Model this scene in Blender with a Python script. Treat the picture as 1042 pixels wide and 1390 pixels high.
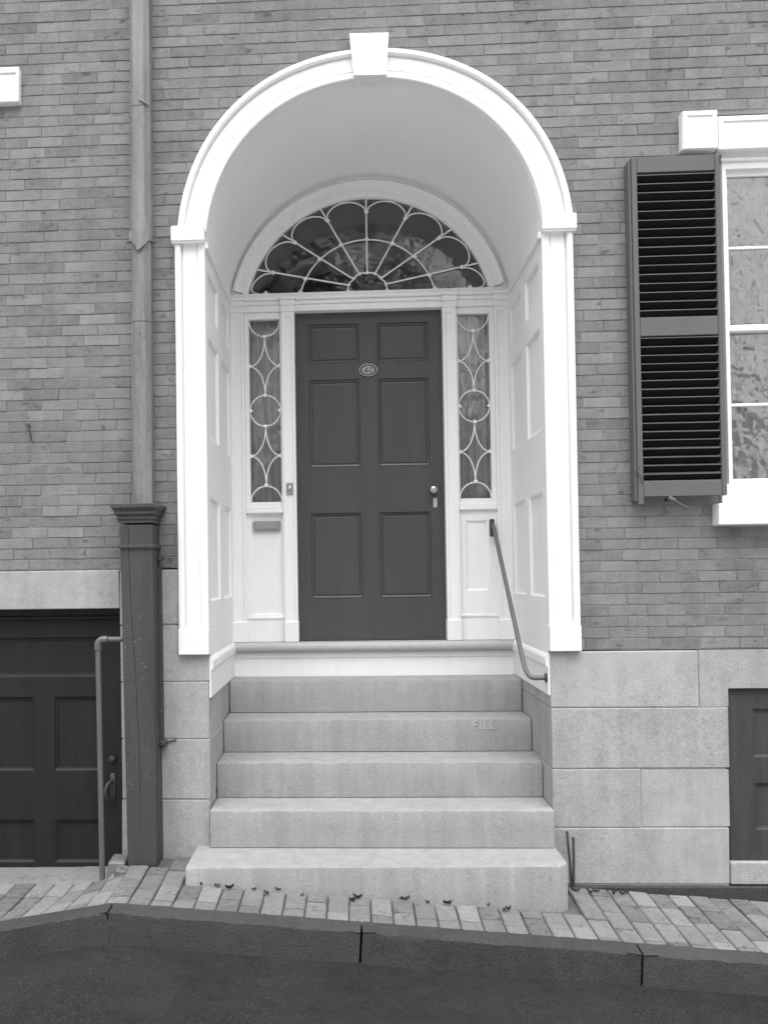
import bpy, math, random
from mathutils import Vector, Matrix
R = math.radians
random.seed(7)
for o in list(bpy.data.objects): bpy.data.objects.remove(o)
scn = bpy.context.scene
C = scn.collection

# ------------------------------------------------------------------ camera (view camera with rise and cross shift)
CP = Vector((-0.1526, -4.9861, 1.7541)); YAW, PIT, ROL = -0.04793, 0.02034, -0.01376
FPX, SX, SY = 1200.0, 416.27, 753.81
r0 = Vector((math.cos(YAW), -math.sin(YAW), 0)); f0 = Vector((math.sin(YAW), math.cos(YAW), 0)); u0 = Vector((0, 0, 1))
f1 = f0*math.cos(PIT) + u0*math.sin(PIT); u1 = u0*math.cos(PIT) - f0*math.sin(PIT)
r2 = r0*math.cos(ROL) + u1*math.sin(ROL); u2 = u1*math.cos(ROL) - r0*math.sin(ROL)
cam_d = bpy.data.cameras.new('camera'); cam = bpy.data.objects.new('camera', cam_d); C.objects.link(cam)
cam.matrix_world = Matrix(((r2.x, u2.x, -f1.x, CP.x), (r2.y, u2.y, -f1.y, CP.y), (r2.z, u2.z, -f1.z, CP.z), (0, 0, 0, 1)))
cam_d.sensor_fit = 'HORIZONTAL'; cam_d.sensor_width = 36
cam_d.lens = FPX/1042*36
cam_d.shift_x = (521 - SX)/1042; cam_d.shift_y = (SY - 695)/1042
cam_d.clip_start = 0.05; cam_d.clip_end = 500
scn.camera = cam

# ------------------------------------------------------------------ sky, sun, exposure
SUN_EL, SUN_DIR = 66, Vector((0.0, -1.0, 0))
az = math.atan2(SUN_DIR.x, SUN_DIR.y)
w = bpy.data.worlds.new('World'); scn.world = w; w.use_nodes = True
nt = w.node_tree; nt.nodes.clear()
sky = nt.nodes.new('ShaderNodeTexSky'); sky.sky_type = 'NISHITA'; sky.sun_disc = False
sky.sun_elevation = R(SUN_EL); sky.sun_rotation = az % (2*math.pi); sky.dust_density = 4.0; sky.air_density = 1.5
bw = nt.nodes.new('ShaderNodeRGBToBW'); bg = nt.nodes.new('ShaderNodeBackground'); wo = nt.nodes.new('ShaderNodeOutputWorld')
nt.links.new(sky.outputs[0], bw.inputs[0]); nt.links.new(bw.outputs[0], bg.inputs[0]); nt.links.new(bg.outputs[0], wo.inputs[0])
bg.inputs[1].default_value = 0.12
sd = bpy.data.lights.new('sun', 'SUN'); sd.energy = 1.4; sd.angle = R(70); sd.color = (1, 1, 1)
so = bpy.data.objects.new('sun', sd); C.objects.link(so)
sv = SUN_DIR.normalized()*math.cos(R(SUN_EL)) + Vector((0, 0, math.sin(R(SUN_EL))))
so.rotation_euler = (-sv).to_track_quat('-Z', 'Y').to_euler(); so.location = (-6, -8, 12)
vs = scn.view_settings
scn.display_settings.display_device = 'sRGB'
vs.view_transform = 'Standard'; vs.look = 'None'; vs.gamma = 1; vs.use_curve_mapping = False
vs.exposure = 1.2

# ------------------------------------------------------------------ materials (a black and white place: greys only)
MATS = {}
def mat(name, base, var=0.15, scales=((6, 0.6), (40, 0.4)), rough=0.8, rnd=0.0, bump=0.0, bscale=60, stretch=(1, 1, 1),
        spec=0.3, attr=False, offset=False, speck=None, metal=0.0, streak=0.0, blot=None, chip=None):
    m = bpy.data.materials.new(name); m.use_nodes = True; n = m.node_tree; N = n.nodes; L = n.links; N.clear()
    out = N.new('ShaderNodeOutputMaterial'); b = N.new('ShaderNodeBsdfPrincipled'); L.new(b.outputs[0], out.inputs[0])
    b.inputs['Roughness'].default_value = rough; b.inputs['Specular IOR Level'].default_value = spec; b.inputs['Metallic'].default_value = metal
    geo = N.new('ShaderNodeNewGeometry'); mp = N.new('ShaderNodeMapping'); L.new(geo.outputs['Position'], mp.inputs[0])
    mp.inputs['Scale'].default_value = stretch
    info = N.new('ShaderNodeObjectInfo')
    if attr:
        at = N.new('ShaderNodeAttribute'); at.attribute_name = 'tone'; rnum = at.outputs['Fac']
    else: rnum = info.outputs['Random']
    def math_(op, a, c):
        q = N.new('ShaderNodeMath'); q.operation = op
        for i, s in enumerate((a, c)):
            if hasattr(s, 'is_linked'): L.new(s, q.inputs[i])
            else: q.inputs[i].default_value = s
        return q.outputs[0]
    vec = mp.outputs[0]
    if offset:
        cx = N.new('ShaderNodeCombineXYZ'); k = math_('MULTIPLY', rnum, 37.0); L.new(k, cx.inputs[0]); L.new(k, cx.inputs[2])
        va = N.new('ShaderNodeVectorMath'); va.operation = 'ADD'; L.new(vec, va.inputs[0]); L.new(cx.outputs[0], va.inputs[1]); vec = va.outputs[0]
    def noise(s, d=4.0, v=None):
        q = N.new('ShaderNodeTexNoise'); q.inputs['Scale'].default_value = s; q.inputs['Detail'].default_value = d; q.inputs['Roughness'].default_value = 0.6
        L.new(v or vec, q.inputs['Vector']); return q.outputs['Fac']
    acc = None
    for s, wt in scales:
        t = math_('MULTIPLY', math_('SUBTRACT', noise(s), 0.5), wt*var*4)
        acc = t if acc is None else math_('ADD', acc, t)
    if rnd: acc = math_('ADD', acc, math_('MULTIPLY', math_('SUBTRACT', rnum, 0.5), 2*rnd))
    if streak:
        m2 = N.new('ShaderNodeMapping'); L.new(geo.outputs['Position'], m2.inputs[0]); m2.inputs['Scale'].default_value = (9, 9, 0.7)
        acc = math_('ADD', acc, math_('MULTIPLY', math_('SUBTRACT', noise(1.6, 3, m2.outputs[0]), 0.5), streak*4))
    if speck:
        acc = math_('ADD', acc, math_('MULTIPLY', math_('SUBTRACT', noise(speck[0], 2), 0.5), speck[1]*4))
    if blot:   # dark burnt blotches
        m3 = N.new('ShaderNodeMapping'); L.new(vec, m3.inputs[0]); m3.inputs['Scale'].default_value = (12, 12, 26)
        k = math_('SUBTRACT', noise(1.0, 2, m3.outputs[0]), 0.62)
        q = N.new('ShaderNodeMath'); q.operation = 'MULTIPLY'; q.use_clamp = True; L.new(k, q.inputs[0]); q.inputs[1].default_value = 6
        acc = math_('SUBTRACT', acc, math_('MULTIPLY', q.outputs[0], blot))
    if chip:   # small worn or dusty flecks where the paint is gone: (scale, threshold, amount, patch scale)
        k = math_('SUBTRACT', noise(chip[0], 3, geo.outputs['Position']), chip[1])
        q = N.new('ShaderNodeMath'); q.operation = 'MULTIPLY'; q.use_clamp = True; L.new(k, q.inputs[0]); q.inputs[1].default_value = 14
        k2 = math_('SUBTRACT', noise(chip[3], 2, geo.outputs['Position']), 0.46)
        q2 = N.new('ShaderNodeMath'); q2.operation = 'MULTIPLY'; q2.use_clamp = True; L.new(k2, q2.inputs[0]); q2.inputs[1].default_value = 7
        acc = math_('ADD', acc, math_('MULTIPLY', math_('MULTIPLY', q.outputs[0], q2.outputs[0]), chip[2]))
    val = math_('MULTIPLY', math_('ADD', acc, 1.0), base)
    val = math_('MAXIMUM', val, base*0.25); val = math_('MINIMUM', val, 0.88)
    cc = N.new('ShaderNodeCombineColor')
    for i in range(3): L.new(val, cc.inputs[i])
    L.new(cc.outputs[0], b.inputs['Base Color'])
    if bump:
        bp = N.new('ShaderNodeBump'); bp.inputs['Strength'].default_value = bump; bp.inputs['Distance'].default_value = 0.004
        L.new(noise(bscale, 5), bp.inputs['Height']); L.new(bp.outputs[0], b.inputs['Normal'])
    MATS[name] = m; return m
def glassmat(name, tint=0.8, wav=0.3, sc=7, refl=0.9, ro=0.01):
    m = bpy.data.materials.new(name); m.use_nodes = True; n = m.node_tree; N = n.nodes; L = n.links; N.clear()
    out = N.new('ShaderNodeOutputMaterial'); mx = N.new('ShaderNodeMixShader'); tr = N.new('ShaderNodeBsdfTransparent'); gl = N.new('ShaderNodeBsdfGlossy')
    fr = N.new('ShaderNodeFresnel'); fr.inputs[0].default_value = 1.6
    k = N.new('ShaderNodeMath'); k.operation = 'MULTIPLY'; k.inputs[1].default_value = refl; k.use_clamp = True
    tr.inputs[0].default_value = (tint, tint, tint, 1); gl.inputs['Roughness'].default_value = ro
    geo = N.new('ShaderNodeNewGeometry'); nz = N.new('ShaderNodeTexNoise'); nz.inputs['Scale'].default_value = sc; nz.inputs['Detail'].default_value = 2
    bp = N.new('ShaderNodeBump'); bp.inputs['Strength'].default_value = wav; bp.inputs['Distance'].default_value = 0.02
    L.new(geo.outputs['Position'], nz.inputs['Vector']); L.new(nz.outputs['Fac'], bp.inputs['Height']); L.new(bp.outputs[0], gl.inputs['Normal'])
    L.new(fr.outputs[0], k.inputs[0]); L.new(k.outputs[0], mx.inputs[0]); L.new(tr.outputs[0], mx.inputs[1]); L.new(gl.outputs[0], mx.inputs[2])
    L.new(mx.outputs[0], out.inputs[0]); MATS[name] = m; return m

BR = dict(var=0.24, scales=((1.4, 0.55), (16, 0.55), (75, 0.6)), rough=0.92, rnd=0.13, bump=0.5, bscale=130, speck=(320, 0.10), blot=0.5, streak=0.10, offset=True, spec=0.15)
mat('brick', 0.2, **BR); mat('brick_joined', 0.2, attr=True, **BR)
mat('mortar', 0.235, var=0.3, scales=((5, 0.5), (60, 0.5)), rough=0.95, bump=0.5, bscale=200, spec=0.1)
mat('granite', 0.355, var=0.17, scales=((2.2, 0.6), (7, 0.6), (30, 0.35)), rough=0.85, rnd=0.07, bump=0.35, bscale=150, speck=(150, 0.24), streak=0.09, chip=(16, 0.60, -0.16, 2.6), offset=True, spec=0.25)
mat('granite_step', 0.305, var=0.09, scales=((2.0, 0.5), (9, 0.5), (60, 0.4)), rough=0.8, rnd=0.04, bump=0.3, bscale=170, speck=(160, 0.24), streak=0.11, chip=(22, 0.62, -0.18, 3.0), offset=True, spec=0.25)
mat('sill_granite', 0.19, var=0.25, scales=((4, 0.6), (18, 0.6)), rough=0.9, bump=0.6, bscale=80, speck=(150, 0.3), chip=(22, 0.56, -0.3, 5.0))
mat('joint_mortar', 0.33, var=0.25, rough=0.95, bump=0.4, bscale=150)
mat('white_paint', 0.81, var=0.04, scales=((3, 0.6), (30, 0.5)), rough=0.5, bump=0.12, bscale=30, streak=0.03, chip=(45, 0.66, -0.14, 3.0), spec=0.3)
mat('plaster', 0.85, var=0.03, scales=((2, 0.7), (18, 0.4)), rough=0.75, bump=0.08, bscale=20)
mat('sill_paint', 0.42, var=0.08, rough=0.5, bump=0.1, bscale=60, streak=0.03)
mat('door_paint', 0.065, var=0.10, scales=((2.5, 0.6), (30, 0.4)), rough=0.34, rnd=0.0, bump=0.10, bscale=50, stretch=(5, 5, 1), streak=0.10, speck=(90, 0.08), chip=(50, 0.67, 0.5, 2.2), spec=0.4)
mat('cellar_paint', 0.016, var=0.22, scales=((3, 0.6), (40, 0.5)), rough=0.55, bump=0.2, bscale=45, stretch=(4, 4, 1), streak=0.22, chip=(60, 0.66, 1.6, 2.5), speck=(90, 0.2))
mat('hatch_paint', 0.05, var=0.2, scales=((3, 0.6), (40, 0.5)), rough=0.6, bump=0.2, bscale=45, stretch=(4, 4, 1), streak=0.2, chip=(60, 0.62, 0.9, 2.5), speck=(90, 0.16))
mat('shutter_paint', 0.118, var=0.10, scales=((4, 0.5), (50, 0.4)), rough=0.6, bump=0.15, bscale=60, streak=0.05)
mat('slat_shade', 0.012, var=0.2, rough=0.8, spec=0.1)  # shutter paint darkened: the shade between the louvres is put into the colour
mat('box_paint', 0.058, var=0.16, scales=((3, 0.6), (40, 0.5)), rough=0.6, bump=0.3, bscale=40, stretch=(6, 6, 0.7), streak=0.16, speck=(100, 0.24), chip=(75, 0.60, 1.3, 3.0))
mat('pipe_paint', 0.2, var=0.28, scales=((3, 0.5), (30, 0.5)), rough=0.6, bump=0.25, bscale=40, stretch=(4, 4, 0.6), streak=0.30, speck=(90, 0.16), chip=(45, 0.62, -0.45, 4.0))
mat('iron', 0.05, var=0.25, rough=0.5, bump=0.3, bscale=120, spec=0.5)
mat('rail_iron', 0.11, var=0.2, scales=((8, 0.5), (60, 0.5)), rough=0.42, bump=0.2, bscale=120, spec=0.6)
mat('brass', 0.55, var=0.12, rough=0.25, metal=1.0)
mat('dull_brass', 0.42, var=0.15, rough=0.4, metal=0.8)
mat('plate_dark', 0.02, var=0.1, rough=0.4)
mat('plate_face', 0.34, var=0.15, rough=0.5)
mat('paper_tag', 0.5, var=0.05)
mat('paver', 0.185, var=0.26, scales=((4, 0.5), (25, 0.5)), rough=0.9, rnd=0.27, bump=0.9, bscale=60, speck=(170, 0.2), streak=0.0, chip=(38, 0.56, -0.40, 7.0), offset=True, spec=0.15)
mat('sand', 0.1, var=0.3, rough=0.95, bump=0.6, bscale=120)
mat('asphalt', 0.02, var=0.4, scales=((2.5, 0.6), (14, 0.6)), rough=0.9, bump=1.0, bscale=55, speck=(110, 0.6), chip=(70, 0.58, 1.2, 2.0))
mat('macadam', 0.48, var=0.2, rough=0.95, bump=0.6, bscale=60)
mat('kerb_granite', 0.055, var=0.2, scales=((3, 0.6), (14, 0.6)), rough=0.9, rnd=0.1, bump=1.0, bscale=90, speck=(150, 0.4), offset=True)
mat('leaf_dead', 0.06, var=0.3, rnd=0.5, rough=0.8)
mat('curtain', 0.76, var=0.14, scales=((5, 0.6), (40, 0.3)), rough=0.95, stretch=(6, 6, 0.8), streak=0.1)
mat('blind', 0.87, var=0.16, scales=((3.5, 0.7), (9, 0.8), (28, 0.25)), rough=0.95, stretch=(1.6, 1.6, 0.7))
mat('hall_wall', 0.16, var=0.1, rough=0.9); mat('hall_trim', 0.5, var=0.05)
mat('chalk', 0.50, var=0.3, scales=((60, 1.0),), rough=0.95)
mat('far_brick', 0.17, var=0.2, rough=0.95); mat('far_trim', 0.6, var=0.1); mat('far_glass', 0.03, var=0.1, rough=0.1)
mat('bark', 0.07, var=0.3, rough=0.95); mat('foliage', 0.11, var=0.5, scales=((2, 1.0), (20, 0.6)), rough=0.7)
glassmat('fan_glass', 0.9, 0.16, 6, 1.5, 0.05); glassmat('side_glass', 0.95, 0.30, 7, 1.2, 0.04); glassmat('window_glass', 0.98, 0.5, 7, 2.6)

# ------------------------------------------------------------------ mesh helpers
class MB:
    def __init__(s): s.v = []; s.f = []; s.mi = []
    def add(s, v, f, mi=0):
        k = len(s.v); s.v += [tuple(p) for p in v]; s.f += [tuple(i+k for i in q) for q in f]; s.mi += [mi]*len(f); return s
    def box(s, x0, x1, y0, y1, z0, z1, mi=0):
        return s.add([(x0,y0,z0),(x1,y0,z0),(x1,y1,z0),(x0,y1,z0),(x0,y0,z1),(x1,y0,z1),(x1,y1,z1),(x0,y1,z1)],
                     [(0,3,2,1),(4,5,6,7),(0,1,5,4),(1,2,6,5),(2,3,7,6),(3,0,4,7)], mi)
    def cbox(s, x0, x1, y0, y1, z0, z1, c=0.004, mi=0, j=0.0):
        # chamfered box: 24 corners
        c = min(c, (x1-x0)*.45, (y1-y0)*.45, (z1-z0)*.45)
        X, Y, Z = (x0, x1), (y0, y1), (z0, z1); v = []; idx = {}
        for i in (0, 1):
            for q in (0, 1):
                for k in (0, 1):
                    sx, sy, sz = 1-2*i, 1-2*q, 1-2*k
                    jx, jy, jz = (random.uniform(-j, j) for _ in range(3))
                    for ax in range(3):
                        p = [X[i]+sx*c+jx, Y[q]+sy*c+jy, Z[k]+sz*c+jz]
                        p[ax] = (X[i]+jx, Y[q]+jy, Z[k]+jz)[ax]
                        idx[(i, q, k, ax)] = len(v); v.append(p)
        f = []
        g = lambda a, i, q, k: idx[(i, q, k, a)]
        for i in (0, 1):
            a = [g(0,i,0,0), g(0,i,1,0), g(0,i,1,1), g(0,i,0,1)]; f.append(a if i else a[::-1])
            a = [g(1,0,i,0), g(1,1,i,0), g(1,1,i,1), g(1,0,i,1)]; f.append(a[::-1] if i else a)
            a = [g(2,0,0,i), g(2,1,0,i), g(2,1,1,i), g(2,0,1,i)]; f.append(a if i else a[::-1])
        for i in (0, 1):
            for q in (0, 1):
                a = [g(0,i,q,0), g(0,i,q,1), g(1,i,q,1), g(1,i,q,0)]; f.append(a if (i+q) % 2 == 1 else a[::-1])
                a = [g(0,i,0,q), g(0,i,1,q), g(2,i,1,q), g(2,i,0,q)]; f.append(a if (i+q) % 2 == 0 else a[::-1])
                a = [g(1,0,i,q), g(1,1,i,q), g(2,1,i,q), g(2,0,i,q)]; f.append(a if (i+q) % 2 == 1 else a[::-1])
                for k in (0, 1):
                    a = [g(0,i,q,k), g(1,i,q,k), g(2,i,q,k)]; f.append(a if (i+q+k) % 2 == 1 else a[::-1])
        return s.add(v, f, mi)
    def prism(s, poly, y0, y1, mi=0):     # polygon in x,z (counter-clockwise seen from -y), extruded in y
        n = len(poly); v = [(x, y0, z) for x, z in poly] + [(x, y1, z) for x, z in poly]
        f = [tuple(range(n)), tuple(range(2*n-1, n-1, -1))] + [(i, i+n, (i+1) % n+n, (i+1) % n) for i in range(n)]
        return s.add(v, f, mi)
    def tube(s, path, r, n=8, mi=0, cap=True, up=None):
        P = [Vector(p) for p in path]; m = len(P); rr = r if hasattr(r, '__len__') else [r]*m; v = []; prev = None
        for i in range(m):
            t = (P[min(i+1, m-1)] - P[max(i-1, 0)]).normalized()
            if prev is None:
                a = Vector(up) if up else (Vector((0, 0, 1)) if abs(t.z) < .9 else Vector((1, 0, 0)))
                nrm = (a - t*a.dot(t)).normalized()
            else:
                nrm = prev - t*prev.dot(t)
                nrm = nrm.normalized() if nrm.length > 1e-6 else prev
            prev = nrm; b = t.cross(nrm)
            for k in range(n):
                an = 2*math.pi*(k+.5)/n; v.append(P[i] + (nrm*math.cos(an) + b*math.sin(an))*rr[i])
        f = [(i*n+k, i*n+(k+1) % n, (i+1)*n+(k+1) % n, (i+1)*n+k) for i in range(m-1) for k in range(n)]
        if cap: f += [tuple(range(n))[::-1], tuple((m-1)*n+k for k in range(n))]
        return s.add(v, f, mi)
    def lathe(s, prof, o, ax=(0, -1, 0), n=16, mi=0):   # prof: (radius, height along ax)
        ax = Vector(ax).normalized(); a = Vector((1, 0, 0)) if abs(ax.x) < .9 else Vector((0, 0, 1)); a = (a-ax*a.dot(ax)).normalized(); b = ax.cross(a); o = Vector(o)
        v = [o+ax*h+(a*math.cos(2*math.pi*k/n)+b*math.sin(2*math.pi*k/n))*r for r, h in prof for k in range(n)]
        f = [(i*n+k, i*n+(k+1) % n, (i+1)*n+(k+1) % n, (i+1)*n+k) for i in range(len(prof)-1) for k in range(n)]
        f += [tuple(range(n))[::-1], tuple((len(prof)-1)*n+k for k in range(n))]
        return s.add(v, f, mi)
    def sweep(s, secs, close=False, mi=0):   # list of equal-length vertex rings (open profile unless close)
        m = len(secs[0]); v = [p for q in secs for p in q]; kk = m if close else m-1
        f = [(i*m+k, (i+1)*m+k, (i+1)*m+(k+1) % m, i*m+(k+1) % m) for i in range(len(secs)-1) for k in range(kk)]
        if close: f += [tuple(range(m)), tuple((len(secs)-1)*m+k for k in range(m))[::-1]]
        return s.add(v, f, mi)
    def mesh(s, name, mats, smooth=False, fix=True):
        me = bpy.data.meshes.new(name); me.from_pydata(s.v, [], s.f)
        for q in (mats if isinstance(mats, (list, tuple)) else [mats]): me.materials.append(MATS[q])
        me.polygons.foreach_set('material_index', s.mi)
        if fix:
            import bmesh
            bm = bmesh.new(); bm.from_mesh(me); bmesh.ops.recalc_face_normals(bm, faces=bm.faces); bm.to_mesh(me); bm.free()
        if smooth:
            me.polygons.foreach_set('use_smooth', [True]*len(me.polygons)); me.set_sharp_from_angle(angle=R(smooth if smooth is not True else 38))
        me.update(); return me
    def build(s, name, mats, parent=None, smooth=False, fix=True):
        o = bpy.data.objects.new(name, s.mesh(name, mats, smooth, fix)); C.objects.link(o)
        if parent: o.parent = parent
        return o
def tag(o, label=None, cat=None, group=None, kind=None):
    if label: o['label'] = label
    if cat: o['category'] = cat
    if group: o['group'] = group
    if kind: o['kind'] = kind
    return o
def empty(name, label, cat, group=None):
    o = bpy.data.objects.new(name, None); C.objects.link(o); o.empty_display_size = 0.05; return tag(o, label, cat, group)
def reorigin(root, loc):
    # put the Empty at the thing's base without moving its parts
    d = Vector(loc); root.location = d
    for ch in root.children:
        ch.location = ch.location - d
def bez(p0, p1, p2, p3, n=10):
    out = []
    for i in range(n+1):
        t = i/n; out.append(Vector(p0)*(1-t)**3+Vector(p1)*3*t*(1-t)**2+Vector(p2)*3*t*t*(1-t)+Vector(p3)*t**3)
    return out

# ------------------------------------------------------------------ ground
def zg(x, y):
    xx = max(-8, min(8, x))
    z = 0.083 - 0.0715*xx if xx > -1.33 else max(0.085, 0.178 - 0.16*(-1.33-xx))
    if x < -1.33:      # the pavement dips to the cellar sill
        t = min(1, (-1.33-x)/0.40); t = t*t*(3-2*t)
        q = min(1, max(0, (y+0.80)/0.65)); q = q*q*(3-2*q)
        z -= (z-0.058)*t*q
    return z + 0.04*max(y, -1.2)
KY = -0.68     # kerb line
xs = [-30, -15, -8, -5, -3.4] + [-2.8+0.1*i for i in range(57)] + [3.4, 5, 8, 15, 30]
def sheet(name, ylist, dz, m, mats):
    b = MB(); n = len(ylist)
    v = [(x, y, zg(x, y)+dz - (.12 if m and x < -1.49 and y > -.125 else 0)) for x in xs for y in ylist]
    f = [(i*n+k, (i+1)*n+k, (i+1)*n+k+1, i*n+k+1) for i in range(len(xs)-1) for k in range(n-1)]
    b.add(v, f); o = b.build(name, mats, fix=False)
    me = o.data
    if me.polygons[0].normal.z < 0: me.flip_normals()
    return tag(o, kind='structure')
pavement = sheet('pavement', [KY+0.02] + [-.7+.05*i for i in range(12)] + [-.122, -.1, .12], -0.020, 1, 'sand')
street = sheet('street', [-9.0, -6.5, -4, -2.1], -0.15, None, 'macadam')
gutter = sheet('gutter', [-2.2, -1.5, KY-0.10], -0.145, None, 'asphalt')
far_pavement = sheet('far_pavement', [-24.0, -14, -8.9], 0.0, None, 'macadam')
kerb = tag(bpy.data.objects.new('kerb', None), kind='structure'); C.objects.link(kerb)
for x, xe in zip((-3.7, -2.6, -1.91, -1.33, -.12, 1.18, 2.45), (-2.6, -1.91, -1.33, -.12, 1.18, 2.45, 3.8)):
    L_ = xe-x; b = MB()
    rg = []
    for i in range(21):
        xx = -L_/2+.004+(L_-.008)*i/20; e = .012 if i in (0, 20) else 0; q = [random.uniform(-.0035, .0035) for _ in range(4)]
        rg.append([(xx, .065, -.35), (xx, -.065, -.35), (xx, -.065+q[0]+e, -.03), (xx, -.063+q[1]+e, -.007+q[1]), (xx, -.056+q[2], .0+q[2]*.6-e*.5), (xx, .0, .003+q[3]*.6-e*.5), (xx, .065, .001)])
    b.sweep(rg, close=True)
    o = b.build('kerbstone', 'kerb_granite', kerb, smooth=28); o.location = (x+L_/2, KY-.05, (zg(x+.02, KY)+zg(xe-.02, KY))/2)
    o.rotation_euler.y = math.atan2(-(zg(xe-.02, KY)-zg(x+.02, KY)), L_-.04)

# pavement bricks, laid with their long side away from the wall
pb = []
for k in range(6):
    b = MB(); b.cbox(-.5, .5, -.5, .5, -.05, 0, 0.01); me = b.mesh('paver', 'paver')
    b = MB(); b.cbox(-.0520, .0520, -.5, .5, -.05, 0, 0.006, j=0.0018); me = b.mesh('brick', 'paver'); pb.append(me)
def clear_y(x):       # how near the wall the bricks start
    if x < -1.50: return -0.115
    if x < -1.18: return -0.175
    if x < -1.03: return 0.0
    if x < 0.965: return -0.378
    return -0.02
nb = 0
for i in range(50):
    cx = -2.62 + 0.1085*i; y = min(clear_y(cx-.05), clear_y(cx+.05)) - 0.006
    ln = random.choice((0.20, 0.10, 0.15)) if i % 2 else 0.20
    first = True
    while y - ln > KY - 0.0:
        cy = y - ln/2; o = bpy.data.objects.new('brick', pb[nb % 6]); C.objects.link(o); o.parent = pavement
        o.location = (cx+random.uniform(-.0015, .0015), cy, zg(cx, cy)+random.uniform(-.003, .003))
        o.scale = (1, ln-random.uniform(.004, .009), 1)
        sl = (zg(cx+.03, cy)-zg(cx-.03, cy))/.06
        o.rotation_euler = (math.atan((zg(cx, cy+.03)-zg(cx, cy-.03))/.06)+random.uniform(-.010, .010), -math.atan(sl)+random.uniform(-.02, .02), random.uniform(-.012, .012)); nb += 1
        y -= ln; ln = 0.205+random.uniform(-.006, .006); first = False
    rem = y - KY - .005
    if rem > .03:
        cy = y-rem/2; o = bpy.data.objects.new('brick', pb[nb % 6]); C.objects.link(o); o.parent = pavement; nb += 1
        o.location = (cx, cy, zg(cx, cy)); o.scale = (1, rem-.006, 1); o.rotation_euler = (math.atan((zg(cx, cy+.03)-zg(cx, cy-.03))/.06), -math.atan((zg(cx+.03, cy)-zg(cx-.03, cy))/.06), 0)

# ------------------------------------------------------------------ brick walls
FY = 0.03                       # brick face
AX, AZ = 0.010, 3.61            # centre of the arch
def RO(t): return 1.122 + 0.020*math.sin(2*t)**2
def RI(t): return 0.958 + 0.012*math.sin(2*t)**2
CH, BL = 0.0615, 0.211
def hole(zb, zt):
    """x range without bricks for a course of the right hand house"""
    lo, hi = None, None
    if zt <= AZ+0.02 : return (-1.05, 1.06)
    if zb < AZ+1.125:
        h = 1.085; d = max(0, zt-AZ); q = h*h-d*d
        if q > 0: return (AX-math.sqrt(q), AX+math.sqrt(q))
    return None
PJ = -1.305                     # the joint between the two houses, behind the downpipe
def subtract(spans, a, b):
    out = []
    for s, e in spans:
        if b <= s or a >= e: out.append((s, e)); continue
        if s < a: out.append((s, a))
        if b < e: out.append((b, e))
    return out
def wall_bricks(x0, x1, zb0, zt0, cuts, seed, ends=(0, 0)):
    rn = random.Random(seed); out = []; k = 0; z = zb0
    while z < zt0:
        zt = z+CH; spans = [(x0, x1)]
        for a, b in cuts(z, zt): spans = subtract(spans, a, b)
        off = (0 if k % 2 else BL/2) + rn.uniform(-.012, .012) + 0.02*math.sin(k*.7)
        for s, e in spans:
            x = s - ((s-off) % BL); cells = []
            while x < e:
                a, b = max(x, s), min(x+BL+rn.uniform(-.006, .006), e); cells.append([a, b]); x += BL
                if cells and b < x: cells[-1][1] = min(x, e)
            # avoid slivers
            m = []
            for c in cells:
                if m and (c[1]-c[0] < 0.035): m[-1][1] = c[1]
                elif m and (m[-1][1]-m[-1][0] < 0.035): m[-1][1] = c[1]
                else: m.append(c)
            out += [(a, b, z, zt) for a, b in m]
        z = zt; k += 1
    return out
def cuts_right(zb, zt):
    c = []
    h = hole(zb, zt)
    if h: c.append(h)
    if zb < 4.29 and zt > 4.08: c.append((1.74, 9))               # window lintel
    if zb <= 4.08 and zt > 1.99: c.append((1.955 if zb > 2.11 else 1.88, 9))   # window opening and sill
    return c
def cuts_left(zb, zt):
    if zb < 4.71 and zt > 4.505: return [(-9, -2.034)]
    if zb <= 4.505 and zt > 2.2: return [(-9, -2.30)]
    return []
right = wall_bricks(PJ, 2.75, 1.3065, 5.35, lambda a, b: cuts_right(a, b) + ([(-9, -0.5)] if b < 1.80 else []), 3)
left = wall_bricks(-2.9, PJ, 1.793, 5.35, cuts_left, 5)
def px(P):
    d = Vector(P)-CP; Z = d.dot(f1); return SX+FPX*d.dot(r2)/Z, SY-FPX*d.dot(u2)/Z
unit = []
for k in range(10):
    b = MB(); b.cbox(-.5, .5, 0, .085, -.5, .5, 0.0)
    b = MB(); j = lambda: random.uniform(-.0012, .0012)
    unit.append(None)
def brick_mesh(kx):
    b = MB(); hz = CH/2-.0026; hx = 0.5; c = .0018
    jx = [random.uniform(-.004, .004) for _ in range(4)]; jz = [random.uniform(-.0017, .0017) for _ in range(4)]; jy = [random.uniform(-.001, .001) for _ in range(4)]
    cs = [(-hx, -hz), (hx, -hz), (hx, hz), (-hx, hz)]; cx = .011
    v = []
    for i, (a, d) in enumerate(cs): v.append((a-math.copysign(cx, a), jy[i], d-math.copysign(c, d)+jz[i]))
    for i, (a, d) in enumerate(cs): v.append((a+jx[i], .002+jy[i], d+jz[i]))
    for i, (a, d) in enumerate(cs): v.append((a, .08, d))
    f = [(0, 1, 2, 3)]
    for i in range(4):
        n = (i+1) % 4; f.append((i, i+4, n+4, n)); f.append((i+4, i+8, n+8, n+4))
    b.add(v, f); return b
unit = [brick_mesh(k) for k in range(10)]
unit_me = [u.mesh('brick', 'brick', fix=False) for u in unit]
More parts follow.
